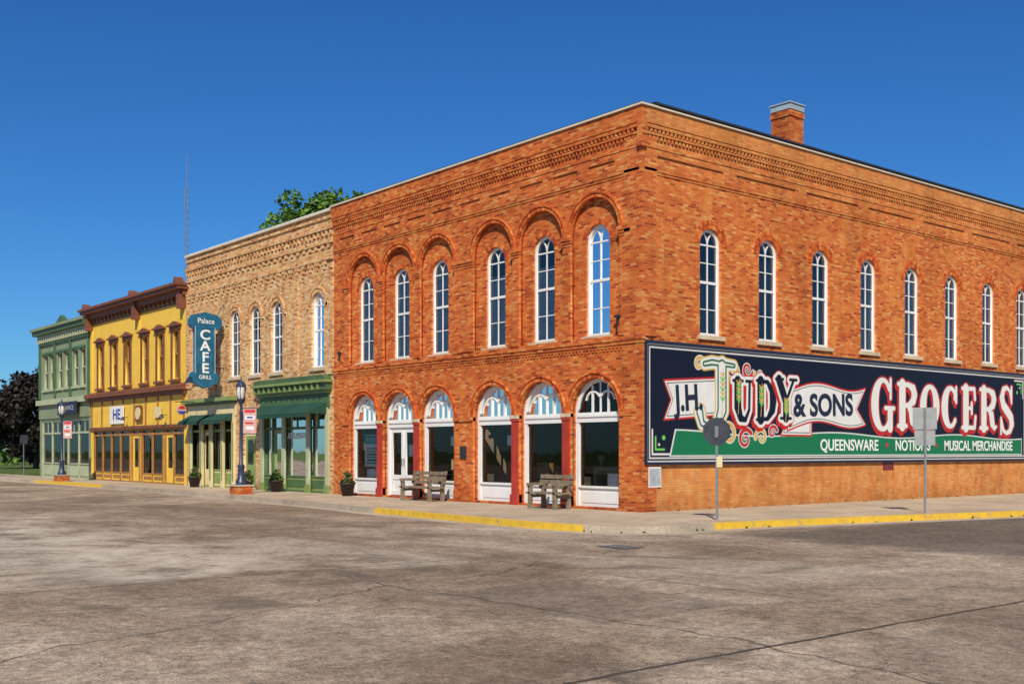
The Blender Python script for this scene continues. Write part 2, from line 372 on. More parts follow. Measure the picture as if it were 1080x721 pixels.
for k in range(26):
    x=random.uniform(-14.3,-1.5); y=random.uniform(.9,5.0); h=random.uniform(.5,1.7)
    if -12.2<x<-10.4 and y<2.5: continue
    i.box(x,x+random.uniform(.3,1.2),y,y+.4,.05,h,random.choice([M_wood,M_wood,M_int,M_dark,M_cream]))
    if random.random()<.4: i.cyl((x+.2,y+.2,h),(x+.2,y+.2,h+.35),.03,.16,M_cream,10)
i.done()
t=B("brick_trim",brickb)
V=B("arch_voussoirs",brickb)
for c in FX:
    V.ring('F',c,LT-LW/2,LW/2,LW/2+.11,0,pi,30,-.02,.03,M_vous,.008)
    V.ring('F',c,LT-LW/2,LW/2+.115,LW/2+.16,.02,pi-.02,22,-.02,.06,M_vous,.006)
    V.ring('F',c,8.22-.93,.93,1.03,0,pi,30,-.02,.03,M_vous,.008)
    V.ring('F',c,8.22-.93,1.035,1.08,0,pi,22,-.02,.055,M_vous,.006)
    V.ring('F',c,7.54-.46,.46,.58,0,pi,17,-.16,-.115,M_vous,.008)
    t.pb('F',c-.56,c+.56,4.47,4.575,-.3,-.03,M_stone)
for c in SW:
    V.ring('S',c,7.45-.43,.43,.55,0,pi,16,-.03,.010,M_vous,.008)
    V.ring('S',c,7.45-.43,.555,.66,0,pi,20,-.03,.02,M_vous,.008)
    t.pb('S',c-.53,c+.53,4.49,4.598,-.3,.07,M_stone)
V.done()
pe=[]
for a,bq in ((0,1),(1,2),(3,4),(4,5)):
    pe.append(((FX[a]+FX[bq])/2,.155))
pe+= [(FX[0]-1.085,.16),((FX[2]+FX[3])/2,.48),(FX[5]+1.13,.2)]
for c,h in pe:
    for z0,z1,p in ((7.06,7.13,.02),(7.13,7.21,.04),(7.21,7.30,.065)): t.pb('F',c-h-p*.5,c+h+p*.5,z0,z1,-.05,p,M_brick)
    t.pb('F',c-h-.02,c+h+.02,4.52,4.75,-.05,.03,M_brick)
t.pb('F',-15.16,.03,4.20,4.27,-.05,.035,M_brick); t.pb('F',-15.16,.05,4.27,4.36,-.05,.06,M_brick); t.pb('F',-15.16,.075,4.36,4.44,-.05,.085,M_brick)
x=-15.1
while x<-.1: t.pb('F',x,x+.07,4.13,4.198,-.05,.03,M_brick); x+=.14
t.box(-.62,.035,-.035,.5,-.1,4.19,M_brick); t.box(-.60,.04,-.04,.5,4.45,9.55,M_brick)
def cornice(pl,u0,u1,plen,pgap,mat,zo=0,vous=None):
    t.pb(pl,u0,u1,8.56+zo,8.63+zo,-.05,.02,mat); t.pb(pl,u0,u1,8.63+zo,8.70+zo,-.05,.04,mat)
    holes=[];x=u0+.45
    while x+plen<u1-.3:
        holes.append(rect(x,x+plen,8.86+zo,9.04+zo)); x+=plen+pgap
    slab("cornice_panels",pl,rect(u0+.001,u1-.001,8.705+zo,9.2+zo),holes,-.02,.042,mat,brickb)
    t.pb(pl,u0,u1,9.205+zo,9.27+zo,-.05,.06,mat)
    x=u0+.02
    while x<u1-.12: t.pb(pl,x,x+.07,9.44+zo,9.54+zo,-.05,.05,mat); x+=.14
    t.pb(pl,u0,u1,9.542+zo,9.61+zo,-.05,.07,mat)
    x=u0+.02
    while x<u1-.12: t.pb(pl,x,x+.075,9.612+zo,9.70+zo,-.05,.085,mat); x+=.15
    t.pb(pl,u0,u1,9.702+zo,9.80+zo,-.05,.10,mat); t.pb(pl,u0,u1,9.802+zo,10.202+zo,-.05,.12,mat)
cornice('F',-15.16,-.055,1.0,.42,M_brick)
cornice('S',.055,YE,2.6,.55,M_bside)
t.box(-.056,.122,-.122,.056,9.19,10.204,M_brick); t.box(-.056,.046,-.046,.056,8.55,9.2,M_brick)
t.box(-15.18,.17,-.17,.44,10.207,10.255,M_cope); t.box(-15.16,.14,-.14,.42,10.256,10.285,M_black)
t.box(-.44,.17,.441,YE,10.207,10.245,M_cope); t.box(-.46,.19,.30,YE+.02,10.287,10.34,M_black); t.box(-.42,.13,.442,YE,10.246,10.286,M_black)
for k,c in enumerate([(FX[0]+FX[1])/2,(FX[1]+FX[2])/2,(FX[3]+FX[4])/2,(FX[4]+FX[5])/2]):
    t.pb('F',c-.13,c+.13,0,2.38,-.1,.05,M_redp); t.pb('F',c-.165,c+.165,0,.3,-.1,.08,M_redp)
    t.pb('F',c-.155,c+.155,2.38,2.46,-.1,.075,M_redp); t.pb('F',c-.165,c+.165,2.46,2.56,-.1,.09,M_stone)
    t.pb('F',c-.06,c+.06,.45,2.25,.04,.065,M_redp)
for c,h in ((FX[0]-1.085-.03,.15),((FX[2]+FX[3])/2,.46),(FX[5]+1.2,.24)):
    t.pb('F',c-h-.02,c+h+.02,2.44,2.56,-.1,.05,M_brick)
    t.pb('F',c-h,c+h,0,.35,-.1,.045,M_brick)
for x in (-.85,-14.75): t.pb('F',x-.02,x+.02,4.75,5.05,-.01,.06,M_black); t.pb('F',x-.1,x+.1,4.98,5.03,.0,.055,M_black)
t.pb('F',-7.62,-7.32,1.3,1.68,-.01,.03,M_black)
t.pb('S',10.8,11.4,.95,1.2,-.01,.02,M_redp)
for k in range(5): t.pb('S',10.83+k*.115,10.88+k*.115,.97,1.18,.015,.03,M_black)
t.done()
for k,c in enumerate(FX):
    window(brickb,'F',c,.92,4.58,7.54,-.26,M_curt,(0,1) if k in(0,1,2,5) else (.0,.72))
for k,c in enumerate(SW):
    window(brickb,'S',c,.86,4.60,7.45,-.13,M_curt2 if k<3 else M_curt,((.0,.55),(.3,.8),(.1,.5),(.0,.9),(.0,1),(.0,1),(.2,1))[k%7])
def shop(c,kind):
    b=B("shop_window",brickb); r=LW/2; zs=LT-r; d=-.26
    slab("fanlight_frame",'F',arch(c,LW-.01,zs-.24,LT-.005),[arch(c,LW-.2,zs+.02,LT-.10)],d-.03,d+.08,M_white,brickb)
    for s_ in(-1,1):
        b.pb('F',c-.03+s_*.30,c+.03+s_*.30,zs+.02,zs+.02+.72,d-.02,d+.04,M_white)
    b.ring('F',c-.27,zs+.30,.25,.30,.5,pi*.95,10,d-.022,d+.045,M_white); b.ring('F',c+.27,zs+.30,.25,.30,pi*.05,pi-.5,10,d-.021,d+.046,M_white)
    b.pb('F',c-.02,c+.02,zs+.02,LT-.11,d-.018,d+.036,M_white)
    b.pb('F',c-r+.09,c+r-.09,zs-.10,zs-.04,d+.08,d+.11,M_white)
    for s_ in(-1,1):
        u0,u1=(c-r+.005,c-r+.13) if s_<0 else (c+r-.13,c+r-.005)
        b.pb('F',u0,u1,.06,zs-.241,d-.03,d+.07,M_white)
    b.quad([mp('F',u,z,d) for u,z in arch(c,LW-.12,zs,LT-.05)],M_shop)
    if kind=='door':
        for s_ in(-1,1):
            a=c-.79 if s_<0 else c+.012
            e=c-.012 if s_<0 else c+.79
            slab("door_leaf",'F',rect(a,e,.08,zs-.245),[rect(a+.14,e-.14,.75,zs-.4),rect(a+.16,e-.16,.22,.6)],d-.02,d+.03,M_white,brickb)
            b.pb('F',a+.15,e-.15,.2,.62,d-.015,d+.005,M_white)
            b.quad([mp('F',u,z,d) for u,z in rect(a+.1,e-.1,.7,zs-.35)],M_shop)
        b.cyl(mp('F',c-.06,1.05,d+.07),mp('F',c-.06,1.3,d+.07),.012,.012,M_black)
        b.cyl(mp('F',c+.06,1.05,d+.07),mp('F',c+.06,1.3,d+.07),.012,.012,M_black)
        b.pb('F',c+.2,c+.55,1.35,1.75,d-.04,d-.03,M_post)
    else:
        b.pb('F',c-r+.13,c+r-.13,.06,.55,d-.03,d+.04,M_white)
        b.pb('F',c-r+.10,c+r-.10,.55,.61,d-.03,d+.09,M_white)
        b.pb('F',c-r+.25,c+r-.25,.16,.46,d+.04,d+.055,M_white)
        b.quad([mp('F',u,z,d) for u,z in rect(c-r+.12,c+r-.12,.6,zs-.22)],M_shop)
    if kind=='poster':
        b.pb('F',c-.35,c+.6,1.0,2.1,d-.05,d-.03,M_post); b.pb('F',c-.33,c+.58,1.78,2.07,d-.03,d-.02,M_tealp)
        for k in range(6): b.pb('F',c-.2,c+.45,1.1+k*.1,1.14+k*.1,d-.03,d-.022,M_lnavy if k%2 else M_tealp)
        b.pb('F',c-.2,c+.6,.64,.92,d-.05,d-.03,M_post)
        text("poster_lettering",'F',c+.13,1.92,.16,"ANTIQUES",d-.018,M_letter,brickb,1,0)
    if kind=='sign': b.pb('F',c+.2,c+.6,.62,.95,d-.06,d-.04,M_post); b.pb('F',c-.7,c-.45,.62,.85,d-.06,d-.04,M_cream)
    if kind=='win': b.pb('F',c-.6,c-.3,.64,.86,d-.06,d-.04,M_cream); b.pb('F',c+.35,c+.62,1.7,2.0,d-.05,d-.035,M_post)
    b.done()
for c,k in zip(FX,('poster','door','win','win','','sign')): shop(c,k)
b=B("chimney",brickb); cx,cy,h=-.75,6.95,.33
b.box(cx-h,cx+h,cy-h,cy+h,9.3,11.55,M_brick); b.box(cx-h-.03,cx+h+.03,cy-h-.03,cy+h+.03,11.35,11.5,M_brick)
b.box(cx-h-.02,cx+h+.02,cy-h-.02,cy+h+.02,11.552,11.72,M_tin); b.box(cx-h-.05,cx+h+.05,cy-h-.05,cy+h+.05,11.722,11.76,M_tin)
b.box(cx-h-.1,cx+h+.1,cy-h-.1,cy+h+.1,10.3,10.5,M_black)
b.done()
# ------------------------------------------------------------ MURAL
def mural():
    par=parent("painted_wall_sign")
    y0,z0,W,Hh,st=.12,1.26,19.9,3.01,.0145
    nx=int(W/st)+1; ny=int(Hh/st)+1
    s=np.linspace(0,W,nx); z=np.linspace(0,Hh,ny); S,Z=np.meshgrid(s+y0,z+z0)
    NAVY=np.array((.007,.010,.024)); WH=np.array((.74,.73,.68)); RD=np.array((.50,.022,.018)); GR=np.array((.010,.17,.07)); GO=np.array((.62,.40,.10)); LG=np.array((.08,.30,.05))
    C=np.zeros((ny,nx,3))+NAVY
    def pt(d,c,a=1.0):
        nonlocal C
        k=np.clip(.5-d/.016,0,1)[...,None]*a; C=C*(1-k)+c*k
    def chain(p,r):
        if not hasattr(r,'__len__'): r=[r]*len(p)
        D=np.full(S.shape,9.)
        for i in range(len(p)-1):
            (ax,ay),(bx,by)=p[i],p[i+1]; L=(bx-ax)**2+(by-ay)**2+1e-9
            t=np.clip(((S-ax)*(bx-ax)+(Z-ay)*(by-ay))/L,0,1)
            D=np.minimum(D,np.hypot(S-ax-t*(bx-ax),Z-ay-t*(by-ay))-(r[i]+(r[i+1]-r[i])*t))
        return D
    def rc(a,b,c,d): return np.maximum.reduce([a-S,S-b,c-Z,Z-d])
    e0,e1,f0,f1=y0,y0+W,z0,z0+Hh
    zt=2.0+.07*np.sin(S*.9+.5)
    pt(np.maximum.reduce([Z-zt-.035,1.40-Z,.95-S+(Z-1.4)*.3,S-19.75]),WH)
    pt(np.maximum.reduce([Z-zt,1.43-Z,1.0-S+(Z-1.4)*.3,S-19.72]),GR)
    pt(np.abs(rc(e0+.10,e1-.10,f0+.10,f1-.10))-.018,WH)
    pt(-rc(e0+.035,e1-.035,f0+.035,f1-.035),WH*.9)
    for ox,oz,sx,sz in ((e0+.2,f0+.2,1,1),(e1-.2,f1-.2,-1,-1)):
        for k,(a,bb) in enumerate(((0,.62),(.12,.44),(.24,.26))):
            pt(chain([(ox+sx*a,oz+sz*bb),(ox+sx*a,oz+sz*a),(ox+sx*bb,oz+sz*a)],.025),WH if k%2==0 else LG*2)
        pt(np.hypot(S-ox-sx*.42,Z-oz-sz*.42)-.06,LG*2)
    def spiral(cx,cz,r,turn,dirn,c,w=.035,ph=0):
        p=[];rr=[]
        for i in range(26):
            q=i/25; a=ph+dirn*q*turn*2*pi; R_=r*(1-q*.9); p.append((cx+R_*math.cos(a),cz+R_*math.sin(a))); rr.append(w*(1.25-q*.7))
        d=chain(p,rr); pt(d-.025,WH); pt(d,c)
    for a in ((3.5,3.72,.30,1.2,1,GO,.05,3.4),(4.1,3.78,.24,1.2,-1,RD,.045,-.3),(4.6,3.66,.2,1.1,1,GO,.04,3.),(3.3,1.98,.32,1.2,-1,GO,.055,2.5),(4.0,1.86,.30,1.3,1,RD,.05,.6),(4.7,1.92,.26,1.2,-1,GO,.045,3.2),(5.2,2.06,.2,1.1,1,RD,.04,.3),(2.1,3.82,.22,1.1,1,GO,.045,0.)):
        spiral(*a)
    def ribbon(a,b_,zc,h,tail):
        c=zc(S); lo=c-h; hi=c+h
        d=np.maximum.reduce([lo-Z,Z-hi,a-S,S-b_])
        if tail: d=np.maximum(d,(S-b_)+.45*(1-np.abs(Z-c)/h))
        else: d=np.maximum(d,(a-S)+.25*(1-np.abs(Z-c)/h))
        pt(np.hypot(np.maximum(d,0),0)-.05+np.minimum(d,0),RD); pt(d,WH); pt(np.abs(d+.055)-.012,NAVY)
    ribbon(5.6,7.0,lambda x:2.35+.0*x,.34,False)
    ribbon(.78,2.9,lambda x:2.92+.07*(x-1.8),.48,False)
    ribbon(5.9,9.75,lambda x:2.82+.22*np.sin((x-5.9)/3.8*2*pi-.6)*.6+.05*(x-7),.54,True)
    GL={'U':[([(.25,.95),(.25,.35),(.38,.1),(.6,.06),(.78,.3),(.8,.95)],[.15,.15,.11,.07,.05,.05]),([(.04,.96),(.48,.96)],.045),([(.64,.96),(.98,.96)],.045)],
    'D':[([(.25,.05),(.25,.95)],.15),([(.05,.96),(.25,.96),(.6,.93),(.84,.72),(.88,.5),(.84,.28),(.6,.07),(.25,.04),(.05,.04)],[.045,.045,.07,.13,.15,.13,.07,.045,.045])],
    'Y':[([(.15,.95),(.5,.42)],.14),([(.88,.95),(.5,.42)],.055),([(.5,.42),(.5,.05)],.14),([(0,.96),(.36,.96)],.045),([(.7,.96),(1.04,.96)],.045),([(.25,.04),(.75,.04)],.045)],
    'J':[([(.66,.95),(.66,.3),(.55,.1),(.35,.03),(.14,.1),(.08,.26)],[.17,.17,.12,.07,.08,.12]),([(.2,.97),(.4,1.0),(.98,.97)],[.06,.07,.05])],
    'R':[([(.22,.05),(.22,.95)],.16),([(.0,.04),(.44,.04)],.045),([(0,.96),(.22,.96),(.55,.95),(.8,.87),(.86,.74),(.8,.6),(.55,.5),(.22,.49)],[.045,.045,.06,.12,.14,.12,.06,.04]),([(.5,.5),(.7,.36),(.76,.15),(.88,.04),(1.02,.08)],[.05,.13,.13,.06,.03])],
    'E':[([(.24,.05),(.24,.95)],.16),([(0,.96),(.82,.96),(.86,.72)],[.045,.05,.05]),([(.24,.5),(.62,.5)],.04),([(.64,.38),(.64,.62)],.045),([(0,.04),(.84,.04),(.9,.3)],[.045,.05,.05])],
    'S':[([(.82,.72),(.72,.9),(.5,.97),(.28,.92),(.17,.75),(.28,.6),(.55,.48),(.8,.36),(.86,.22),(.74,.08),(.5,.03),(.28,.08),(.14,.28)],[.04,.04,.05,.09,.13,.14,.15,.14,.13,.08,.05,.05,.05]),([(.84,.66),(.84,.98)],.035),([(.12,.02),(.12,.34)],.035)]}
    def el(a0,a1,fr):
        p=[];r=[]
        for i in range(25):
            a=a0+(a1-a0)*i/24; p.append((.5+.37*math.cos(a),.5+.44*math.sin(a))); r.append(fr(a))
        return (p,r)
    GL['O']=[el(0,2*pi,lambda a:.05+.12*abs(math.cos(a))**1.5)]
    cf=lambda a:.05+.13*max(0,-math.cos(a))**1.3+.02*max(0,math.cos(a))
    GL['C']=[el(.7,2*pi-.75,cf),([(.84,.62),(.84,.96)],.04),([(.78,.72),(.8,.8)],.09)]
    GL['G']=[el(.7,2*pi-.6,cf),([(.84,.62),(.84,.96)],.04),([(.82,.08),(.82,.4)],.12),([(.6,.44),(1.0,.44)],.045)]
    def glyph(ch,x,zb,w,h):
        D=np.full(S.shape,9.)
        for p,r in GL[ch]: D=np.minimum(D,chain([(x+a*w,zb+b_*h) for a,b_ in p],r))
        return D
    x=10.12
    for ch,w,zb,h in (('G',1.24,2.12,1.74),('R',1.1,2.28,1.45),('O',1.1,2.28,1.45),('C',1.05,2.28,1.45),('E',.98,2.28,1.45),('R',1.1,2.28,1.45),('S',1.05,2.12,1.74)):
        D=glyph(ch,x,zb,w,h)
        sh=np.roll(np.roll(D,-6,axis=0),-5,axis=1); pt(np.minimum(sh,D)-.075,RD); pt(D-.040,NAVY); pt(D-.024,WH)
        x+=w+.235
    DJ=glyph('J',2.0,2.1,1.55,1.8)
    D=[glyph('U',3.45,2.32,.92,1.18),glyph('D',4.45,2.36,.88,1.18),glyph('Y',5.35,2.42,.92,1.2)]
    for q in D:
        sh=np.roll(np.roll(q,-6,axis=0),-5,axis=1); pt(np.minimum(sh,q)-.11,RD); pt(q-.085,WH); pt(q,NAVY)
    pt(DJ-.13,GO); pt(DJ-.09,WH); pt(DJ-.02,GR*.7); pt(DJ+.035,WH)
    def wheat(cx,cz,h):
        pt(chain([(cx,cz),(cx+.05,cz+h)],.012),GO)
        for k in range(6):
            for s_ in(-1,1):
                zz=cz+h*(.35+.1*k); pt(chain([(cx+.03,zz),(cx+.03+s_*.10,zz+.10)],[.035,.015]),GO if k%2 else LG*1.6)
    wheat(3.02,2.45,1.3); wheat(3.70,2.55,.95); wheat(4.68,2.5,.9); wheat(5.8,2.35,.7)
    n=nx*ny
    co=np.zeros((n,3),np.float32); co[:,0]=.055; co[:,1]=S.ravel(); co[:,2]=Z.ravel()
    me=bpy.data.meshes.new("mural_face"); me.vertices.add(n); me.vertices.foreach_set('co',co.ravel())
    I=(np.arange(ny-1)[:,None]*nx+np.arange(nx-1)[None,:]).ravel(); nf=len(I)
    q=np.stack([I,I+1,I+nx+1,I+nx],1).astype(np.int32)
    me.loops.add(nf*4); me.loops.foreach_set('vertex_index',q.ravel()); me.polygons.add(nf)
    me.polygons.foreach_set('loop_start',np.arange(0,nf*4,4,dtype=np.int32)); me.update(calc_edges=True)
    at=me.color_attributes.new("Paint",'FLOAT_COLOR','POINT'); cc=np.ones((n,4),np.float32); cc[:,:3]=C.reshape(-1,3); at.data.foreach_set('color',cc.ravel())
    g=G("mural_paint"); a=g.n('ShaderNodeAttribute',attribute_name="Paint")
    c=g.mix(.25,a.outputs['Color'],g.ramp(g.noise(2.5,6,.7),[(.3,(.6,.6,.6)),(.65,(1,1,1))]),'MULTIPLY')
    g.bump(g.noise(8,3),.08,.01); me.materials.append(g.out(c,.5,0,.25))
    o=bpy.data.objects.new("mural_face",me); COL.objects.link(o); o.parent=par
    b=B("panel_frame",par); b.box(.004,.053,y0-.02,y0+W+.02,z0-.02,z0+Hh+.02,M_lnavy)
    b.box(.0,.085,y0-.07,y0-.001,z0-.07,z0+Hh+.07,M_lnavy); b.box(.0,.085,y0+W+.001,y0+W+.07,z0-.07,z0+Hh+.07,M_lnavy)
    b.box(.0,.084,y0,y0+W,z0-.07,z0-.001,M_lnavy); b.box(.0,.084,y0,y0+W,z0+Hh+.001,z0+Hh+.07,M_lnavy)
    b.done()
    text("text_jh",'S',1.70,2.9,.92,"J.H.",.062,M_lnavy,par,.82,.028,.07)
    text("text_sons",'S',7.62,2.86,.88,"& SONS",.062,M_lnavy,par,.98,.028,.03)
    text("text_queensware",'S',8.95,1.70,.47,"QUEENSWARE",.062,M_letter,par,.98,.008)
    text("text_notions",'S',12.45,1.70,.47,"NOTIONS",.062,M_letter,par,.98,.008)
    text("text_merchandise",'S',16.7,1.70,.47,"MUSICAL MERCHANDISE",.062,M_letter,par,.90,.008)
    b=B("text_dots",par)
    for y in (10.95,13.85): b.box(.056,.064,y-.06,y+.06,1.66,1.78,M_rd)
    b.done()
mural()
nb=parent("notice_board"); b=B("notice_panel",nb); b.box(.002,.04,.2,.66,.62,1.14,M_post); b.box(.04,.046,.23,.63,.66,1.10,M_curt)
b.done()
# ------------------------------------------------------------ STOREFRONT helper
def storefront(par,x0,x1,ztop,fr,pan,bays,d=-.12,bulk=.55,tr=2.35,glass=M_shop,mun=.45):
    b=B("storefront",par); W=x1-x0; tot=sum(w for _,w in bays); x=x0
    b.pb('F',x0,x1,0,.07,d-.1,d+.06,fr)
    b.pb('F',x0,x1,tr,tr+.1,d-.04,d+.06,fr); b.pb('F',x0,x1,ztop-.09,ztop,d-.05,d+.065,fr)
    b.pb('F',x0,x0+.1,.07,ztop-.09,d-.06,d+.08,fr); b.pb('F',x1-.1,x1,.07,ztop-.09,d-.06,d+.08,fr)
    b.quad([mp('F',u,z,d-.005) for u,z in rect(x0,x1,bulk,ztop)],glass)
    for k,(ty,w) in enumerate(bays):
        w=w/tot*W; a,e=x,x+w; x=e
        if k: b.pb('F',a-.05,a+.05,.07,ztop-.09,d-.055,d+.07,fr)
        if ty=='w':
            b.pb('F',a+.05,e-.05,.07,bulk,d-.03,d+.03,pan); b.pb('F',a+.05,e-.05,bulk,bulk+.06,d-.03,d+.062,fr)
            b.pb('F',a+.16,e-.16,.16,bulk-.09,d+.03,d+.042,fr)
        elif ty=='p':
            b.pb('F',a+.05,e-.05,.07,tr,d-.03,d+.03,pan); b.pb('F',a+.14,e-.14,.2,tr-.15,d+.03,d+.042,fr)
        else:
            m=.12; b.pb('F',a+.06,a+.06+m,.07,tr,d-.03,d+.035,pan); b.pb('F',e-.06-m,e-.06,.07,tr,d-.03,d+.035,pan)
            b.pb('F',a+.06+m,e-.06-m,.07,.75,d-.03,d+.034,pan); b.pb('F',a+.06+m,e-.06-m,tr-.14,tr,d-.03,d+.033,pan)
            b.cyl(mp('F',e-.12,1.0,d+.07),mp('F',e-.12,1.2,d+.07),.012,.012,M_black)
        n=max(1,round(w/mun))
        for i in range(1,n): b.pb('F',a+w*i/n-.015,a+w*i/n+.015,tr+.1,ztop-.09,d-.02,d+.03,fr)
    return b.done()
# ------------------------------------------------------------ TAN BUILDING
tan=parent("tan_brick_cafe_building"); TX0,TX1=-28.02,-15.19
TW=[-26.85,-23.2,-21.36,-19.52,-16.33]; HT=10.12
shell(tan,TX0,TX1,19,HT-.3,M_tan,3.9,.3)
slab("front_wall",'F',rect(TX0,TX1,ZB,HT),[arch(c,.92,4.58,7.33) for c in TW]+[rect(-27.75,-23.1,-.02,3.5),rect(-20.75,-15.5,-.02,3.62),rect(-22.5,-21.3,-.02,2.9)],-.3,0,M_tan,tan)
V=B("arch_voussoirs",tan); t=B("brick_trim",tan)
for c in TW:
    V.ring('F',c,7.33-.46,.46,.60,0,pi,18,-.03,.02,M_voust,.01); V.ring('F',c,7.33-.46,.605,.68,0,pi,20,-.03,.05,M_voust,.01)
    t.pb('F',c-.55,c+.55,4.46,4.578,-.25,.07,M_stone)
    t.pb('F',c-.78,c-.66,6.78,6.9,-.01,.06,M_tan); t.pb('F',c+.66,c+.78,6.78,6.9,-.01,.06,M_tan)
V.done()
for x0,x1 in ((TX0,TX0+.5),(-25.3,-24.95),(-18.1,-17.75),(TX1-.5,TX1-.01)):
    t.pb('F',x0,x1,4.3,7.9,-.02,.06,M_tan)
def teeth(z0,z1,step,w,p,a=TX0,e=TX1,m=M_tan):
    x=a+.02
    while x<e-w: t.pb('F',x,x+w,z0,z1,-.02,p,m); x+=step
teeth(7.95,8.1,.5,.12,.035); teeth(8.1,8.25,.5,.24,.05); teeth(8.25,8.4,.5,.36,.065)
t.pb('F',TX0,TX1,8.402,8.5,-.02,.08,M_tan); 
teeth(8.85,9.0,.46,.2,.05); t.pb('F',TX0,TX1,9.002,9.08,-.02,.075,M_tan)
teeth(9.3,9.5,.3,.12,.06); t.pb('F',TX0,TX1,9.502,9.62,-.02,.09,M_tan); t.pb('F',TX0,TX1,9.9,10.0,-.02,.06,M_tan)
t.pb('F',TX0-.02,TX1+.0,10.122,10.2,-.32,.12,M_cope); t.pb('F',TX0,TX1,10.202,10.23,-.3,.1,M_white)
t.done()
for k,c in enumerate(TW): window(tan,'F',c,.92,4.58,7.33,-.14,M_curt,((0,1),(0,1),(0,.6),(0,1),(0,.8))[k])
storefront(tan,-20.74,-15.51,3.1,M_dgrn,M_sgrn,[('w',.8),('d',1.0),('w',1.9),('w',1.4),('p',.3)],mun=.9)
t=B("shop_cornice",tan)
t.pb('F',-20.8,-15.45,3.1,3.62,-.1,.06,M_dgrn); t.pb('F',-20.85,-15.4,3.62,3.74,-.02,.16,M_sgrn); t.pb('F',-20.95,-15.3,3.742,4.0,-.02,.26,M_dgrn)
t.pb('F',-21.02,-15.24,4.002,4.1,-.02,.38,M_sgrn); t.prism('F',[(-21.0,4.1),(-15.26,4.1),(-15.5,4.28),(-20.8,4.28)],-.02,.3,M_dgrn)
x=-20.9
while x<-15.5: t.pb('F',x,x+.1,3.76,3.98,.26,.32,M_sgrn); x+=.42
for x in (-20.7,-18.9,-17.0,-15.6): t.pb('F',x-.1,x+.1,0,3.1,-.02,.07,M_lgrn); t.pb('F',x-.13,x+.13,0,.3,-.02,.1,M_sgrn)
t.done()
a=B("shop_awning",tan)
def awning(b,x0,x1,zt,zb,p,mat,val=.2):
    b.add([(x0,-.06,zt),(x1,-.06,zt),(x1,-p,zb),(x0,-p,zb),(x0,-.06,zt-.02),(x1,-.06,zt-.02),(x1,-p+.01,zb-.02),(x0,-p+.01,zb-.02)],
      [(0,1,2,3),(7,6,5,4),(0,3,7,4),(1,5,6,2),(3,2,6,7)],mat)
    b.add([(x0,-.06,zt-.02),(x0,-p,zb-.02),(x0,-.06,zb-.02)],[(0,1,2)],mat); b.add([(x1,-.06,zt-.02),(x1,-p,zb-.02),(x1,-.06,zb-.02)],[(0,1,2)],mat)
    n=int((x1-x0)/.2); 
    for i in range(n):
        u=x0+(x1-x0)*i/n; w=(x1-x0)/n
        b.prism('F',[(u,zb-.02),(u+w-.004,zb-.02),(u+w-.004,zb-val*.7),(u+w*.75,zb-val),(u+w*.25,zb-val),(u,zb-val*.7)],p-.012,p-.002,mat)
awning(a,-20.7,-15.6,3.3,2.9,.9,M_awn,.16); a.done()
p=B("window_posters",tan)
p.pb('F',-18.6,-17.2,.75,2.25,-.2,-.18,M_post); p.pb('F',-18.45,-17.9,1.3,2.1,-.18,-.17,M_tealp); p.pb('F',-17.8,-17.35,.9,1.7,-.18,-.17,M_curt)
text("window_lettering",'F',-18.1,2.1,.32,"ATLANTA",-.1,M_letter,tan,1,.008); p.done()
storefront(tan,-27.74,-23.11,3.0,M_sgrn,M_cream,[('w',1.3),('d',.9),('w',1.3),('w',1.3)],bulk=.7,mun=.9)
t=B("cafe_cornice",tan); t.pb('F',-27.8,-23.05,3.0,3.5,-.1,.05,M_cream); t.pb('F',-27.85,-23.0,3.5,3.62,-.02,.18,M_dgrn); t.pb('F',-27.95,-22.9,3.622,3.78,-.02,.3,M_sgrn)
for x in (-27.6,-26.4,-25.45,-24.3,-23.25): t.pb('F',x-.12,x+.12,0,3.0,-.02,.07,M_cream); t.pb('F',x-.05,x+.05,.3,2.7,.07,.085,M_sgrn)
t.done()
a=B("cafe_awning",tan); awning(a,-27.6,-25.6,3.1,2.8,.6,M_awn,.15); awning(a,-25.3,-23.3,3.1,2.8,.6,M_awn,.15); a.done()
b=B("stair_door",tan); b.pb('F',-22.49,-21.31,0,2.88,-.2,-.12,M_cream); b.pb('F',-22.3,-21.5,.1,2.15,-.12,-.08,M_sgrn); b.quad([mp('F',u,z,-.075) for u,z in rect(-22.15,-21.65,1.0,2.0)],M_shop); b.quad([mp('F',u,z,-.075) for u,z in rect(-22.3,-21.5,2.3,2.75)],M_glass); b.done()
# ------------------------------------------------------------ CAFE neon sign
cs=parent("neon_cafe_sign")
b=B("sign_body",cs); XS=-24.2
def splate(pts,h,m): b.prism('S',pts,XS-h,XS+h,m)
body=[(-1.30,4.75),(-.50,4.75),(-.50,6.65),(-1.30,6.65)]
splate(body,.13,M_teal)
splate([(-1.45,6.60),(-.25,6.60),(-.16,6.75),(-.16,7.0),(-.35,7.18),(-.9,7.28),(-1.4,7.15),(-1.55,6.95),(-1.55,6.75)],.145,M_teal)
splate([(-1.42,4.35),(-.9,4.12),(-.38,4.35),(-.28,4.6),(-.38,4.80),(-1.42,4.80),(-1.52,4.6)],.14,M_teal)
splate([(-1.56,4.55),(-1.72,4.3),(-1.40,4.38)],.12,M_navy)
for s_ in(-1,1):
    for u in (-1.33,-.47): b.cyl((XS+s_*.14,u,4.75),(XS+s_*.14,u,6.65),.02,.02,M_curt,6)
for zz in (5.0,6.4): b.cyl((XS,-.5,zz),(XS,.02,zz),.03,.03,M_black,6)
b.cyl((XS,-.35,7.15),(XS,.0,7.7),.015,.015,M_black,5)
b.done()
for k,ch in enumerate("CAFE"): text("letter",'S',-.9,6.32-.46*k,.56,ch,XS+.136,M_letter,cs,1.15,.012,ext=.012)
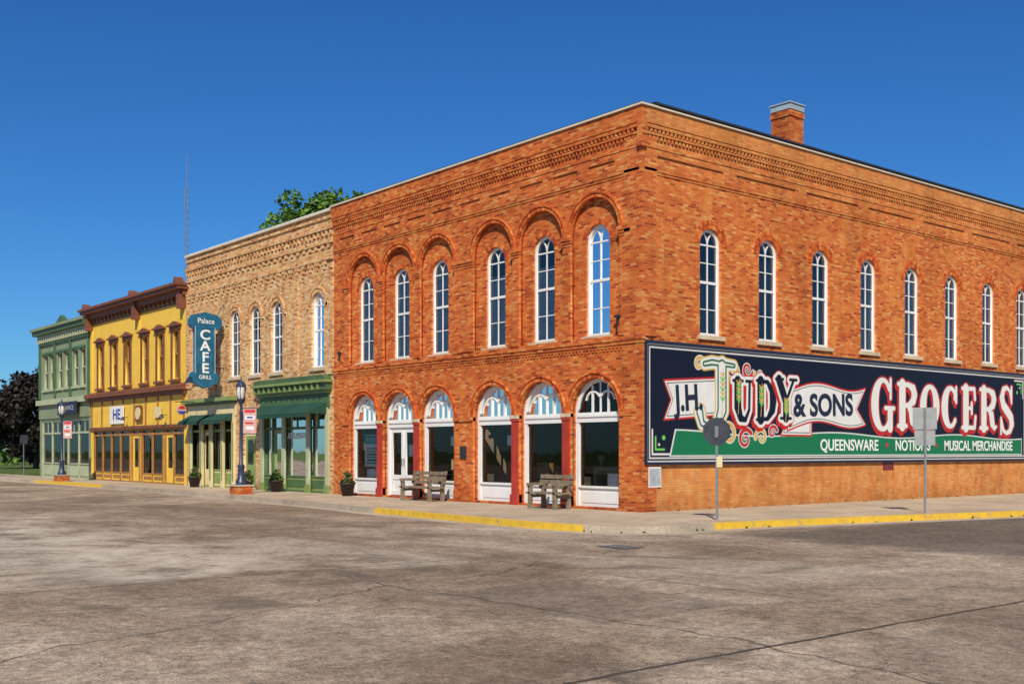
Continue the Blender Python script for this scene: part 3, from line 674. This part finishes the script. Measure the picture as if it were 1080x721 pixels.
text("letter",'S',-.87,6.9,.3,"Palace",XS+.152,M_letter,cs,1.0,.002)
text("letter",'S',-.9,4.58,.22,"GRILL",XS+.147,M_letter,cs,1.0,.002)
rs=parent("hanging_round_sign"); b=B("disc",rs); b.cyl((-26.55,-.9,3.3),(-26.45,-.9,3.3),.2,.2,M_pink,20,False)
b.prism('S',[(-.9+.18*math.cos(a),3.3+.18*math.sin(a)) for a in [.25+ (pi-.5)*i/10 for i in range(11)]],-26.46,-26.44,M_rd)
b.prism('S',[(-.9+.18*math.cos(a),3.3-.18*math.sin(a)) for a in [.25+ (pi-.5)*i/10 for i in range(11)]],-26.46,-26.44,M_blue)
b.cyl((-26.5,-1.2,3.65),(-26.5,0,3.65),.02,.02,M_black,6); b.cyl((-26.5,-.9,3.65),(-26.5,-.9,3.48),.01,.01,M_black,6); b.done()
# ------------------------------------------------------------ YELLOW BUILDING
yb=parent("yellow_storefront_building"); YX0,YX1=-40.6,-28.06; HY=8.75
YW=[-29.25,-31.05,-32.95,-35.2,-37.1,-39.05]
shell(yb,YX0,YX1,19,HY-.3,M_yel,4.0,.3)
slab("front_wall",'F',rect(YX0,YX1,ZB,HY),[rect(c-.38,c+.38,4.85,7.05) for c in YW]+[rect(YX0+.3,YX1-.3,-.02,2.62)],-.3,0,M_yel,yb)
t=B("trim",yb)
for c in YW:
    slab("window_frame",'F',rect(c-.378,c+.378,4.852,7.048),[rect(c-.3,c+.3,4.93,5.95),rect(c-.3,c+.3,6.02,6.97)],-.18,-.1,M_org,yb)
    t.quad([mp('F',u,z,-.14) for u,z in rect(c-.36,c+.36,4.87,7.03)],M_glass)
    t.quad([mp('F',u,z,-.2) for u,z in rect(c-.37,c+.37,6.2,7.03)],M_cream)
    t.pb('F',c-.5,c-.385,4.8,7.05,-.02,.06,M_brn); t.pb('F',c+.385,c+.5,4.8,7.05,-.02,.06,M_brn)
    t.pb('F',c-.56,c+.56,7.052,7.2,-.02,.1,M_brn); t.pb('F',c-.64,c+.64,7.202,7.28,-.02,.2,M_brn); t.prism('F',[(c-.6,7.28),(c+.6,7.28),(c,7.44)],-.02,.15,M_brn)
    t.pb('F',c-.56,c+.56,4.68,4.79,-.02,.14,M_brn)
t.pb('F',YX0,YX1,8.2,8.3,-.02,.05,M_brn); t.pb('F',YX0-.1,YX1+.05,8.5,8.752,-.02,.22,M_brn); t.pb('F',YX0-.3,YX1+.15,8.754,8.9,-.3,.5,M_brn); t.pb('F',YX0-.38,YX1+.2,8.902,9.02,-.3,.6,M_brn)
x=YX0+.15
while x<YX1-.2: t.pb('F',x,x+.14,8.32,8.498,-.02,.16,M_brn); x+=.55
for x in (YX0+.18,YX1-.2,(YX0+YX1)/2+.6):
    t.pb('F',x-.16,x+.16,7.9,8.75,-.02,.34,M_brn); t.pb('F',x-.16,x+.16,4.55,7.9,-.02,.05,M_yel); t.prism('F',[(x-.2,9.02),(x+.2,9.02),(x,9.3)],.1,.5,M_brn)
t.pb('F',YX0,YX1,4.10,4.3,-.02,.12,M_brn); t.pb('F',YX0-.1,YX1+.05,4.302,4.45,-.02,.35,M_brn)
t.add([(YX0-.1,-.35,4.46),(YX1+.05,-.35,4.46),(YX1+.05,.0,4.62),(YX0-.1,.0,4.62),(YX0-.1,.0,4.46),(YX1+.05,.0,4.46)],[(0,1,2,3),(0,4,5,1),(0,3,4),(1,5,2)],M_brn)
for x in np.linspace(YX0+.25,YX1-.25,9): t.pb('F',x-.06,x+.06,2.62,4.1,-.02,.05,M_org)
t.pb('F',YX0,YX1,2.62,2.76,-.02,.09,M_brn)
t.pb('F',-37.5,-35.6,2.9,3.8,.06,.09,M_post); text("sign_lettering",'F',-36.55,3.35,.72,"HE",.095,M_blue,yb,1.2,.02)
t.pb('F',-34.0,-33.2,2.95,3.75,.06,.1,M_brn); t.cyl((-33.6,-.1,3.35),(-33.6,-.14,3.35),.3,.3,M_cream,16,False)
t.pb('F',-31.6,-30.8,3.1,3.6,.06,.09,M_cream)
for x in (-30.2,-35.1): t.cyl(mp('F',x,3.2,.05),mp('F',x,3.2,.3),.02,.02,M_black,6); t.lathe((x,-.3,3.05),[(.02,.18),(.1,.1),(.12,0)],M_black,8)
t.done()
storefront(yb,YX0+.31,YX1-.31,2.61,M_org,M_yel,[('w',1.2),('w',1.2),('w',1.2),('w',1.2),('p',.3),('d',.9),('p',.3),('w',1.2),('w',1.2),('p',.3),('d',.9),('w',1.2)],tr=2.3,bulk=.42,mun=1.5)
# ------------------------------------------------------------ GREEN BUILDING
gb=parent("green_storefront_building"); GX0,GX1=-49.5,-40.64; HG=8.5
shell(gb,GX0,GX1,19,HG-.3,M_grn,4.0,.3)
GWn=[-41.9,-43.1,-44.6,-45.8,-47.3,-48.4]
slab("front_wall",'F',rect(GX0,GX1,ZB,HG),[rect(c-.42,c+.42,5.1,7.15) for c in GWn]+[rect(GX0+.3,GX1-.3,-.02,3.3)],-.3,0,M_grn,gb)
t=B("trim",gb)
for c in GWn:
    slab("window_frame",'F',rect(c-.418,c+.418,5.102,7.148),[rect(c-.33,c+.33,5.18,6.08),rect(c-.33,c+.33,6.15,7.06)],-.18,-.1,M_lgrn,gb)
    t.quad([mp('F',u,z,-.14) for u,z in rect(c-.4,c+.4,5.11,7.13)],M_glass)
    t.pb('F',c-.52,c+.52,7.152,7.28,-.02,.08,M_dgrn); t.pb('F',c-.52,c+.52,4.98,5.08,-.02,.1,M_lgrn)
for x in (GX0+.15,-43.85,-46.55,GX1-.15): t.pb('F',x-.13,x+.13,4.6,7.7,-.02,.09,M_dgrn)
t.pb('F',GX0,GX1,7.7,7.85,-.02,.1,M_dgrn); t.pb('F',GX0,GX1,8.1,8.3,-.02,.15,M_lgrn); t.pb('F',GX0-.2,GX1,8.302,8.55,-.3,.4,M_dgrn); t.pb('F',GX0-.3,GX1,8.552,8.7,-.3,.52,M_grn)
x=GX0+.1
while x<GX1-.2: t.pb('F',x,x+.15,7.87,8.098,-.02,.22,M_lgrn); x+=.4
t.prism('F',[(-46.2,8.7),(-44.0,8.7),(-45.1,9.2)],-.02,.2,M_dgrn)
t.pb('F',GX0,GX1,4.2,4.5,-.02,.25,M_lgrn); t.pb('F',GX0,GX1,3.4,4.19,-.02,.06,M_grn)
t.pb('F',-45.2,-42.0,3.55,4.25,.26,.32,M_lnavy); text("sign_lettering",'F',-43.6,3.9,.36,"INSURANCE",.325,M_curt,gb,1.2,.0)
t.done()
storefront(gb,GX0+.31,GX1-.31,3.29,M_lgrn,M_grn,[('w',1.6),('w',1.6),('d',.9),('w',1.6),('w',1.6)],tr=2.5,bulk=.8,mun=.8)
# ------------------------------------------------------------ GROUND
def sheet(name,pts,z,mat):
    b=B(name); b.quad([(x,y,z) for x,y in pts],mat); o=b.done(False)
    if o.data.polygons[0].normal.z<0: o.data.flip_normals()
    return o
sheet("ground",rect(-1500,1500,-1500,1500),-.160,M_grass)
sheet("road",[(-400,-60),(80,-60),(80,400),(3.0,400),(3.0,1.0),(-400,1.0)],-.14,M_asph)
KP=[(-52,-2.6),(-40,-2.6),(-30,-2.65),(-18,-3.15),(-10,-3.65),(-6,-4.1),(-1,-4.5),(1.6,-4.6),(3.1,-4.3),(3.85,-3.3),(3.95,-1.9),(4.15,-.3),(4.6,2.2),(5.2,5.2),(5.8,8),(6.6,14),(7.2,22),(7.4,34),(7.4,60)]
def cat(P,n=8):
    o=[]
    for i in range(len(P)-1):
        p0=Vector(P[max(0,i-1)]);p1=Vector(P[i]);p2=Vector(P[i+1]);p3=Vector(P[min(len(P)-1,i+2)])
        for k in range(n):
            t=k/n; o.append(.5*((2*p1)+(p2-p0)*t+(2*p0-5*p1+4*p2-p3)*t*t+(3*p1-p0-3*p2+p3)*t**3))
    o.append(Vector(P[-1])); return o
K=cat(KP)
sw=B("sidewalk"); n=len(K); pts=[(p.x,p.y) for p in K]+[(-52,60)]
sw.add([(x,y,0) for x,y in pts]+[(x,y,-.15) for x,y in pts],[tuple(range(len(pts)))]+[(i,i+1,len(pts)+i+1,len(pts)+i) for i in range(len(pts)-1)]+[(len(pts)-1,0,len(pts),2*len(pts)-1)],M_walk); sw.done()
def strip(name,pts,w0,w1,z0,z1,matf):
    b=B(name); N=[]
    for i,p in enumerate(pts):
        a=pts[max(0,i-1)]; c=pts[min(len(pts)-1,i+1)]; t=(c-a).normalized(); N.append(Vector((t.y,-t.x)))
    for i in range(len(pts)-1):
        v=[]
        for j in(i,i+1):
            for w in(w0,w1):
                for z in(z0,z1): q=pts[j]+N[j]*w; v.append((q.x,q.y,z))
        b.add(v,[(0,1,3,2),(4,6,7,5),(0,4,5,1),(2,3,7,6),(1,5,7,3)],matf(pts[i]))
    return b.done()
def km(p):
    if -43<p.x<-32: return M_ky
    if -6.3<p.x<2.5 and p.y<-3.5: return M_ky
    if p.x>3 and p.y>-1.9: return M_ky
    return M_kerb
strip("kerb",K,-.16,.012,-.15,.006,km)
strip("gutter",K,.013,.42,-.15,-.134,lambda p:M_kerb)
gs=B("grass_verge"); gs.add([(x,y,z) for z in(0,-.15) for x,y in rect(-200,-54,2.2,80)],[(0,1,2,3),(0,4,5,1),(1,5,6,2)],M_grass); gs.done()
sheet("side_path",rect(-200,-52.1,1.01,2.19),-.12,M_walk)
b=B("storm_drain"); b.box(5.35,6.05,-6.7,-6.2,-.139,-.13,M_iron)
for k in range(6): b.box(5.40+k*.11,5.45+k*.11,-6.66,-6.24,-.13,-.122,M_steel)
b.done()
# ------------------------------------------------------------ STREET FURNITURE
def lamp(x,y,flag=True):
    par=parent("street_lamp"); b=B("lamp_post",par)
    b.box(x-.3,x+.3,y-.3,y+.3,0,.28,M_brick); b.box(x-.33,x+.33,y-.33,y+.33,.281,.34,M_kerb)
    b.lathe((x,y,.34),[(.2,0),(.2,.12),(.13,.2),(.11,.6),(.14,.66),(.07,.75),(.06,2.5),(.08,2.55),(.05,2.65),(.05,2.85),(.13,2.95),(.15,3.05)],M_navy,14)
    b.lathe((x,y,3.38),[(.10,0),(.15,.12),(.165,.28),(.12,.46),(.09,.54)],M_globe,16); b.lathe((x,y,3.9),[(.19,-.04),(.17,.0),(.12,.08),(.03,.16),(.02,.28),(.0,.3)],M_navy,12)
    for k in range(6): a=k*pi/3+.4; b.cyl((x+.13*math.cos(a),y+.13*math.sin(a),3.36),(x+.18*math.cos(a),y+.18*math.sin(a),3.9),.014,.014,M_navy,5)
    b.cyl((x,y,3.05),(x+.55,y+.35,3.05),.018,.018,M_navy,6); b.cyl((x,y,2.15),(x+.55,y+.35,2.15),.018,.018,M_navy,6)
    b.done()
    c=B("banner",par)
    def q(s0,s1,z0,z1,m,off=.0): 
        dx,dy=.844,.537
        c.add([(x+dx*s-dy*o,y+dy*s+dx*o,z) for o in(-.006-off,.006+off) for s,z in((s0,z0),(s1,z0),(s1,z1),(s0,z1))],[(0,1,2,3),(7,6,5,4),(0,4,5,1),(1,5,6,2),(2,6,7,3),(3,7,4,0)],m)
    q(.1,.62,2.16,3.04,M_pink)
    q(.14,.58,2.90,3.0,M_rd,.003); q(.16,.56,2.66,2.80,M_post,.003); q(.16,.5,2.5,2.56,M_rd,.003); q(.2,.52,2.3,2.42,M_post,.003); q(.24,.48,2.70,2.76,M_blue,.006); c.done()
lamp(-17.2,-2.6); lamp(-38.4,-2.2)
def bench(cx,cy,L,ang):
    par=parent("park_bench"); b=B("bench_frame",par)
    for s_ in(-1,1):
        x=s_*(L/2-.15)
        b.box(x-.05,x+.05,-.3,-.2,0,.62,M_bench); b.box(x-.05,x+.05,.18,.28,0,.62,M_bench)
        b.box(x-.055,x+.055,-.34,.34,.62,.69,M_bench); b.box(x-.052,x+.052,-.19,.17,.3,.38,M_bench)
        b.add([(x+a,yy,z) for a in(-.04,.04) for yy,z in((.2,.35),(.27,.35),(.40,.92),(.33,.92))],[(0,1,2,3),(7,6,5,4),(0,4,5,1),(1,5,6,2),(2,6,7,3),(3,7,4,0)],M_bench)
    b.done()
    s=B("seat",par)
    for k in range(4): s.box(-L/2,L/2,-.30+k*.13,-.19+k*.13,.40,.445,M_bench)
    s.done(); r=B("backrest",par)
    for k in range(3):
        z=.52+k*.14; y=.225+(z-.35)*.228-.04
        r.box(-L/2,L/2,y-.035,y,z,z+.105,M_bench)
    r.done()
    par.location=(cx,cy,0); par.rotation_euler=(0,0,ang)
bench(-8.75,-.62,1.75,.0); bench(-2.75,-.68,1.3,.0)
def leaves(b,cs,n,sz,mat):
    for (cx,cy,cz,r) in cs:
        for _ in range(n):
            d=Vector((random.gauss(0,1),random.gauss(0,1),random.gauss(0,1))).normalized()*r*(random.random()**.45)
            p=Vector((cx,cy,cz))+d; q=Vector((random.gauss(0,1),random.gauss(0,1),random.gauss(0,1)+.6)).normalized()
            t=q.orthogonal().normalized(); w=q.cross(t); a=random.random()*6.3; t,w=t*math.cos(a)+w*math.sin(a),w*math.cos(a)-t*math.sin(a)
            s=sz*random.uniform(.6,1.3)
            b.add([p+t*s,p+w*s*.55,p-t*s,p-w*s*.55],[(0,1,2,3)],mat)
def planter(x,y,h=.4,r=.26):
    par=parent("planter"); b=B("pot",par); b.lathe((x,y,0),[(0,0),(r*.7,0),(r,h),(r+.03,h),(r+.03,h+.04),(r-.03,h+.04),(r-.04,h-.05),(0,h-.05)],M_pot,16); b.done()
    l=B("plant",par); leaves(l,[(x,y,h+.12,.26),(x-.15,y,h+.05,.18),(x+.15,y+.05,h+.08,.18),(x,y,h+.3,.14)],90,.06,M_flow); l.done(False)
planter(-13.5,-.45); planter(-18.4,-.6); planter(-25.6,-.7); planter(-20.9,-.55,.35,.22)
wd=B("weeds")
cw=[]
for k in range(44):
    if random.random()<.6: cw.append((.10+random.random()*.06,random.uniform(.5,24),.0,random.uniform(.02,.06)))
    else:
        p=random.choice(K[60:130]); cw.append((p.x+.03,p.y,-.12,random.uniform(.02,.05)))
leaves(wd,cw,12,.025,M_flow); wd.done(False)
def octo(cy,cz,r): return [(cy+r*math.cos(pi/8+i*pi/4),cz+r*math.sin(pi/8+i*pi/4)) for i in range(8)]
def rotz(o,c,a):
    M=Matrix.Translation(c)@Matrix.Rotation(a,4,'Z')@Matrix.Translation(-Vector(c)); o.data.transform(M)
s1=parent("stop_sign"); b=B("post",s1); X,Y=3.2,-.92
b.box(X-.025,X+.025,Y-.025,Y+.025,-.0,2.3,M_steel); b.prism('S',octo(Y,1.98,.33),X+.027,X+.037,M_dsign); b.prism('S',octo(Y,1.98,.325),X+.022,X+.0265,M_rd)
b.box(X+.0375,X+.044,Y-.04,Y+.04,1.85,2.1,M_steel)
b.box(X+.026,X+.034,Y-.0,Y+.13,1.18,1.42,M_cream)
o=b.done(); rotz(o,(X,Y,0),math.radians(-62))
s2=parent("street_sign"); b=B("post",s2); X,Y=4.7,5.2
b.box(X-.025,X+.025,Y-.025,Y+.025,-.0,2.62,M_steel); b.box(X-.04,X-.028,Y-.29,Y+.29,2.08,2.62,M_sback); b.box(X-.04,X-.028,Y-.25,Y+.25,1.68,2.06,M_sback)
b.cyl((X+.0,Y,2.5),(X+.035,Y,2.5),.02,.02,M_steel,8); b.cyl((X,Y,1.8),(X+.035,Y,1.8),.02,.02,M_steel,8)
o=b.done(); rotz(o,(X,Y,0),math.radians(-45))
s3=parent("traffic_sign"); b=B("post",s3); X,Y=-58.5,1.6
b.cyl((X,Y,-.12),(X,Y,2.6),.03,.03,M_steel,8); b.box(X+.03,X+.045,Y-.25,Y+.25,2.0,2.6,M_dsign); b.done()
# ------------------------------------------------------------ TREES etc
def tree(name,loc,h,cz,rx,rz,nc,nl,ls,mat,cr=(.8,1.5),trunk=.3):
    par=parent(name); t=B("trunk",par); L=Vector(loc)
    t.cyl(L,L+Vector((.2,.1,h*.35)),trunk,trunk*.7,M_bark,9); t.cyl(L+Vector((.2,.1,h*.35)),L+Vector((0,0,h*.75)),trunk*.7,trunk*.25,M_bark,8)
    cs=[]
    for _ in range(nc):
        d=Vector((random.gauss(0,1),random.gauss(0,1),random.gauss(0,1))).normalized()*random.uniform(.45,1.0)
        c=(L.x+d.x*rx,L.y+d.y*rx,L.z+cz+d.z*rz); r=random.uniform(*cr); cs.append((*c,r))
    for c in cs[::2]: t.cyl(L+Vector((.1,0,h*random.uniform(.25,.55))),c[:3],trunk*.22,.03,M_bark,5)
    t.done(); l=B("crown",par); leaves(l,cs,nl,ls,mat); l.done(False)
tree("maple_tree",(-50.8,20.2,-.1),20,16.1,4.6,4.2,95,150,.24,M_leaf,(.7,1.25))
tree("purple_plum_tree",(-80,8.6,-.1),10,5.2,4.4,4.2,64,190,.24,M_leafp,(.8,1.5),.25)
b=B("distant_trees"); 
cs=[]
for k in range(150):
    x=-105-random.random()*70; y=-10+random.random()*95; cs.append((x,y,random.uniform(.8,5.5),random.uniform(1.8,3.2)))
leaves(b,cs,85,.6,M_leaf); b.done(False)
tree("green_tree",(-95,17.5,-.1),9.5,6.5,3.2,3.4,22,150,.32,M_leaf)
s=parent("white_shed"); b=B("shed",s); b.box(-74,-67,10,15,-.1,2.1,M_cream); b.prism('F',[(-74.4,2.1),(-66.6,2.1),(-70.3,3.1)],-15.3,-9.7,M_roof)
b.box(-66.99,-66.95,11,12.5,0,1.9,M_brn); b.done()
h=B("hedge"); leaves(h,[(-57-random.random()*5,4+random.random()*1.5+k*.6,.35,.55) for k in range(12)],120,.12,M_leaf); h.done(False)
m=parent("antenna_mast"); b=B("lattice",m); mx,my=-57.2,12.4; r=.15
A=[(mx+r*math.cos(a),my+r*math.sin(a)) for a in(0,2.09,4.19)]
for x,y in A: b.cyl((x,y,0),(x,y,20.5),.02,.02,M_steel,5)
for k in range(41):
    z=k*.5
    for i in range(3): p=A[i];q=A[(i+1)%3]; b.cyl((*p,z),(*q,z+.5),.010,.010,M_steel,4)
b.cyl((mx,my,20.3),(mx,my,22.9),.03,.02,M_steel,5); b.cyl((mx-.5,my,21.2),(mx+.5,my,21.2),.015,.015,M_steel,4); b.done()
# ------------------------------------------------------------ LIGHT
el=math.radians(42); Sh=Vector((.74,-.67)).normalized(); Sd=Vector((Sh.x*math.cos(el),Sh.y*math.cos(el),math.sin(el)))
l=bpy.data.lights.new("sun",'SUN'); l.energy=5.0; l.angle=math.radians(.5); l.color=(1,.92,.76)
lo=bpy.data.objects.new("sun",l); COL.objects.link(lo); lo.rotation_euler=Sd.to_track_quat('Z','Y').to_euler(); lo.location=(0,-20,40)
w=bpy.data.worlds.new("World"); sc.world=w; w.use_nodes=True; nt=w.node_tree; bg=nt.nodes["Background"]
sk=nt.nodes.new('ShaderNodeTexSky'); sk.sky_type='NISHITA'; sk.sun_disc=False; sk.sun_elevation=el; sk.sun_rotation=math.atan2(Sh.x,Sh.y)
sk.ozone_density=3.0; sk.air_density=1.0; sk.dust_density=.2
hs=nt.nodes.new('ShaderNodeHueSaturation'); hs.inputs['Saturation'].default_value=1.2
mx_=nt.nodes.new('ShaderNodeMix'); mx_.data_type='RGBA'; mx_.blend_type='MULTIPLY'; mx_.inputs[0].default_value=1; mx_.inputs[7].default_value=(.40,.80,1.22,1)
nt.links.new(sk.outputs[0],hs.inputs['Color']); nt.links.new(hs.outputs[0],mx_.inputs[6]); nt.links.new(mx_.outputs[2],bg.inputs[0]); bg.inputs[1].default_value=.080
# ------------------------------------------------------------ CAMERA
cd=bpy.data.cameras.new("camera"); cam=bpy.data.objects.new("camera",cd); COL.objects.link(cam)
cam.location=(19.49,-20.24,1.55); cam.rotation_euler=(pi/2,0,math.radians(50.6)); cd.lens=39.0; cd.sensor_width=36; cd.shift_y=.106; cd.clip_end=4000; cd.clip_start=.1
sc.camera=cam
sc.view_settings.view_transform='Standard'; sc.view_settings.look='None'; sc.view_settings.exposure=0
